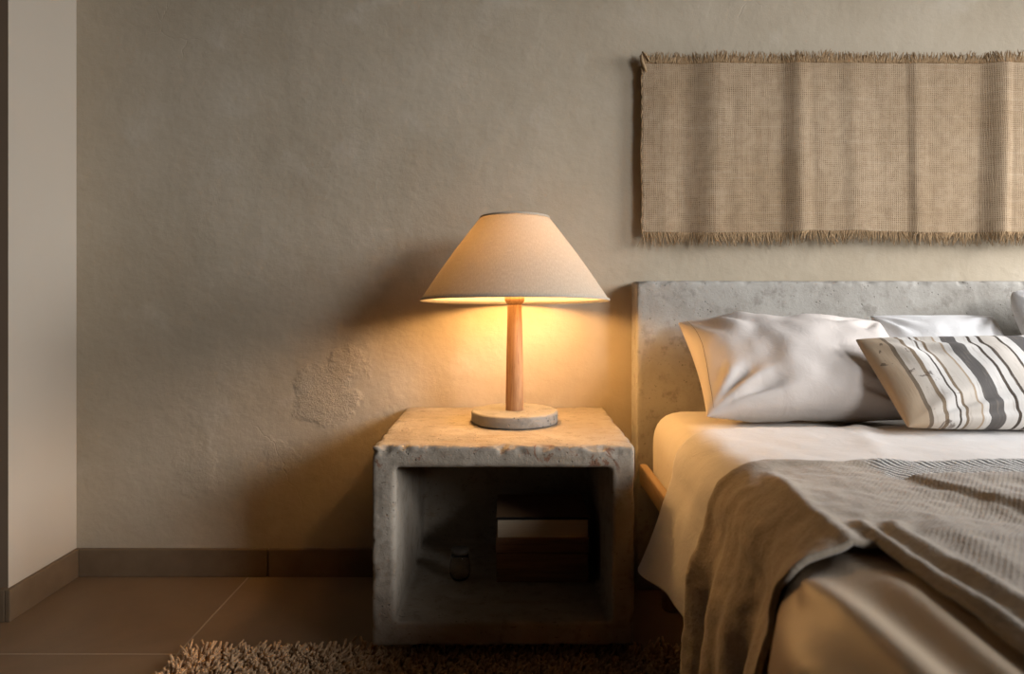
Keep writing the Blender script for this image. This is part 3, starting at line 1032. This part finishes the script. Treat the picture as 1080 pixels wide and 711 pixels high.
def fringe(name, top):
    V, F = [], []
    rnd = random.Random(3 if top else 4)
    x = WHX0 + 0.002
    while x < WHX1:
        zb = edge_z(x, WHZ1 if top else WHZ0)
        clump = 0.5 + 0.8 * abs(nz(x * 38, 3.0, 1.0 if top else 5.0))
        for _k in range(3 if top else 2):
            ln = rnd.uniform(0.016, 0.031) * (0.92 if top else 1.1) * (0.75 + clump * 0.45)
            lx = rnd.gauss(0.0, 0.26) + 0.7 * nz(x * 24, 7.0, 2.0)
            sgn = 1 if top else -1
            y0 = hang_y(x, zb) - 0.0005
            pts = []
            ox = rnd.uniform(-0.002, 0.002)
            cy = rnd.uniform(-0.004, 0.002)
            for k in range(5):
                t_ = k / 4
                pts.append((x + ox + lx * ln * t_ + rnd.uniform(-.0008, .0008), min(WY - 0.003, y0 + cy * t_ * t_), zb + sgn * (ln * t_ - 0.003)))
            r0 = rnd.uniform(0.0007, 0.0014) * (1.2 if top else 1.0)
            tube_data(V, F, pts, [r0, r0 * 1.05, r0 * 0.95, r0 * 0.8, r0 * 0.45], 4)
        x += rnd.uniform(0.0022, 0.0044) if top else rnd.uniform(0.0024, 0.0048)
    return tag(under(from_py(name, V, F, M['fringe'], None, True), wh), kind='stuff')
fringe('top_fringe', True)
fringe('bottom_fringe', False)
V, F = [], []
c0 = (WHX0 + 0.006, hang_y(WHX0, WHZ1) - 0.004, WHZ1 + 0.006)
loop = [(c0[0] + 0.012, c0[1], c0[2] - 0.004), (c0[0] + 0.003, c0[1] - 0.002, c0[2] + 0.010), (c0[0] - 0.006, c0[1] - 0.002, c0[2] + 0.018),
        (c0[0] - 0.009, c0[1] - 0.001, c0[2] + 0.008), (c0[0] - 0.006, c0[1], c0[2] - 0.006), (c0[0] + 0.001, c0[1], c0[2] - 0.024), (c0[0] + 0.005, c0[1], c0[2] - 0.032)]
tube_data(V, F, loop, [0.0018, 0.0022, 0.003, 0.0042, 0.0044, 0.0036, 0.0015], 8)
under(from_py('corner_loop', V, F, M['fringe']), wh)
# selvedge yarn down the raw side
V, F = [], []
pts = []
for j in range(60):
    z = WHZ0 + (WHZ1 - WHZ0) * j / 59
    xx = edge_x(WHX0, z)
    pts.append((xx - 0.0008 + 0.0012 * math.sin(j * 2.3), hang_y(xx, z) + 0.001, edge_z(xx, z)))
tube_data(V, F, pts, [0.0016 + 0.0007 * math.sin(j * 1.7) for j in range(60)], 5)
under(from_py('selvedge', V, F, M['fringe']), wh)

# ------------------------------------------------------------------ shaggy rug
RGX0, RGX1, RGY0, RGY1 = -0.640, 0.330, 0.45, 1.400
rug = tag(empty('rug', (-0.15, 0.9, 0)), 'shaggy brown looped wool rug on the tiled floor in front of the nightstand', 'rug')
bm = bmesh.new()
vs_ = [bm.verts.new(p) for p in ((RGX0 - 0.075, RGY0, 0.0006), (RGX1, RGY0, 0.0006), (RGX1, RGY1, 0.0006), (RGX0 + 0.01, RGY1, 0.0006))]
fce = bm.faces.new(vs_)
ext = bmesh.ops.extrude_face_region(bm, geom=[fce])
bmesh.ops.translate(bm, vec=(0, 0, 0.010), verts=[g for g in ext['geom'] if isinstance(g, bmesh.types.BMVert)])
under(obj('backing', bm, M['rugback']), rug)
V, F = [], []
rnd = random.Random(11)
y = RGY1 + 0.001
row = 0
while y > RGY0:
    xl = RGX0 + 0.004 - 0.075 * (RGY1 - y) / (RGY1 - RGY0)
    x = xl + rnd.uniform(0, 0.006)
    step = 0.0060 if y > 1.22 else 0.013
    while x < RGX1 - 0.002:
        h = 0.026 * rnd.uniform(0.75, 1.08)
        edge = (x - xl < 0.02) or (RGX1 - x < 0.02) or (RGY1 - y < 0.02)
        if edge: h *= rnd.uniform(0.8, 1.25)
        # rows slant a little, with dark furrows between them
        fur = math.sin((x * 1.0 + y * 0.75) * 2 * math.pi / 0.036 + 1.4 * nz(x * 9, y * 9, 0))
        h *= 0.84 + 0.22 * fur
        lx = rnd.gauss(0.25, 0.22); ly = rnd.gauss(-0.05, 0.25)
        if RGY1 - y < 0.02: ly += 0.35
        if x - xl < 0.02: lx -= 0.45
        if RGX1 - x < 0.02: lx += 0.45
        r0 = rnd.uniform(0.0021, 0.0032)
        pts = []
        for k in range(4):
            t_ = k / 3
            pts.append((x + lx * h * t_ * t_ + rnd.uniform(-.001, .001), y + ly * h * t_ * t_, 0.008 + h * (t_ - 0.12 * t_ * t_)))
        tube_data(V, F, pts, [r0 * 0.9, r0, r0 * 1.1, r0 * 0.9], 4)
        x += step * rnd.uniform(0.8, 1.2)
    y -= 0.0062 if y > 1.22 else 0.013
    row += 1
tag(under(from_py('pile', V, F, M['tuft'], None, True), rug), kind='stuff')
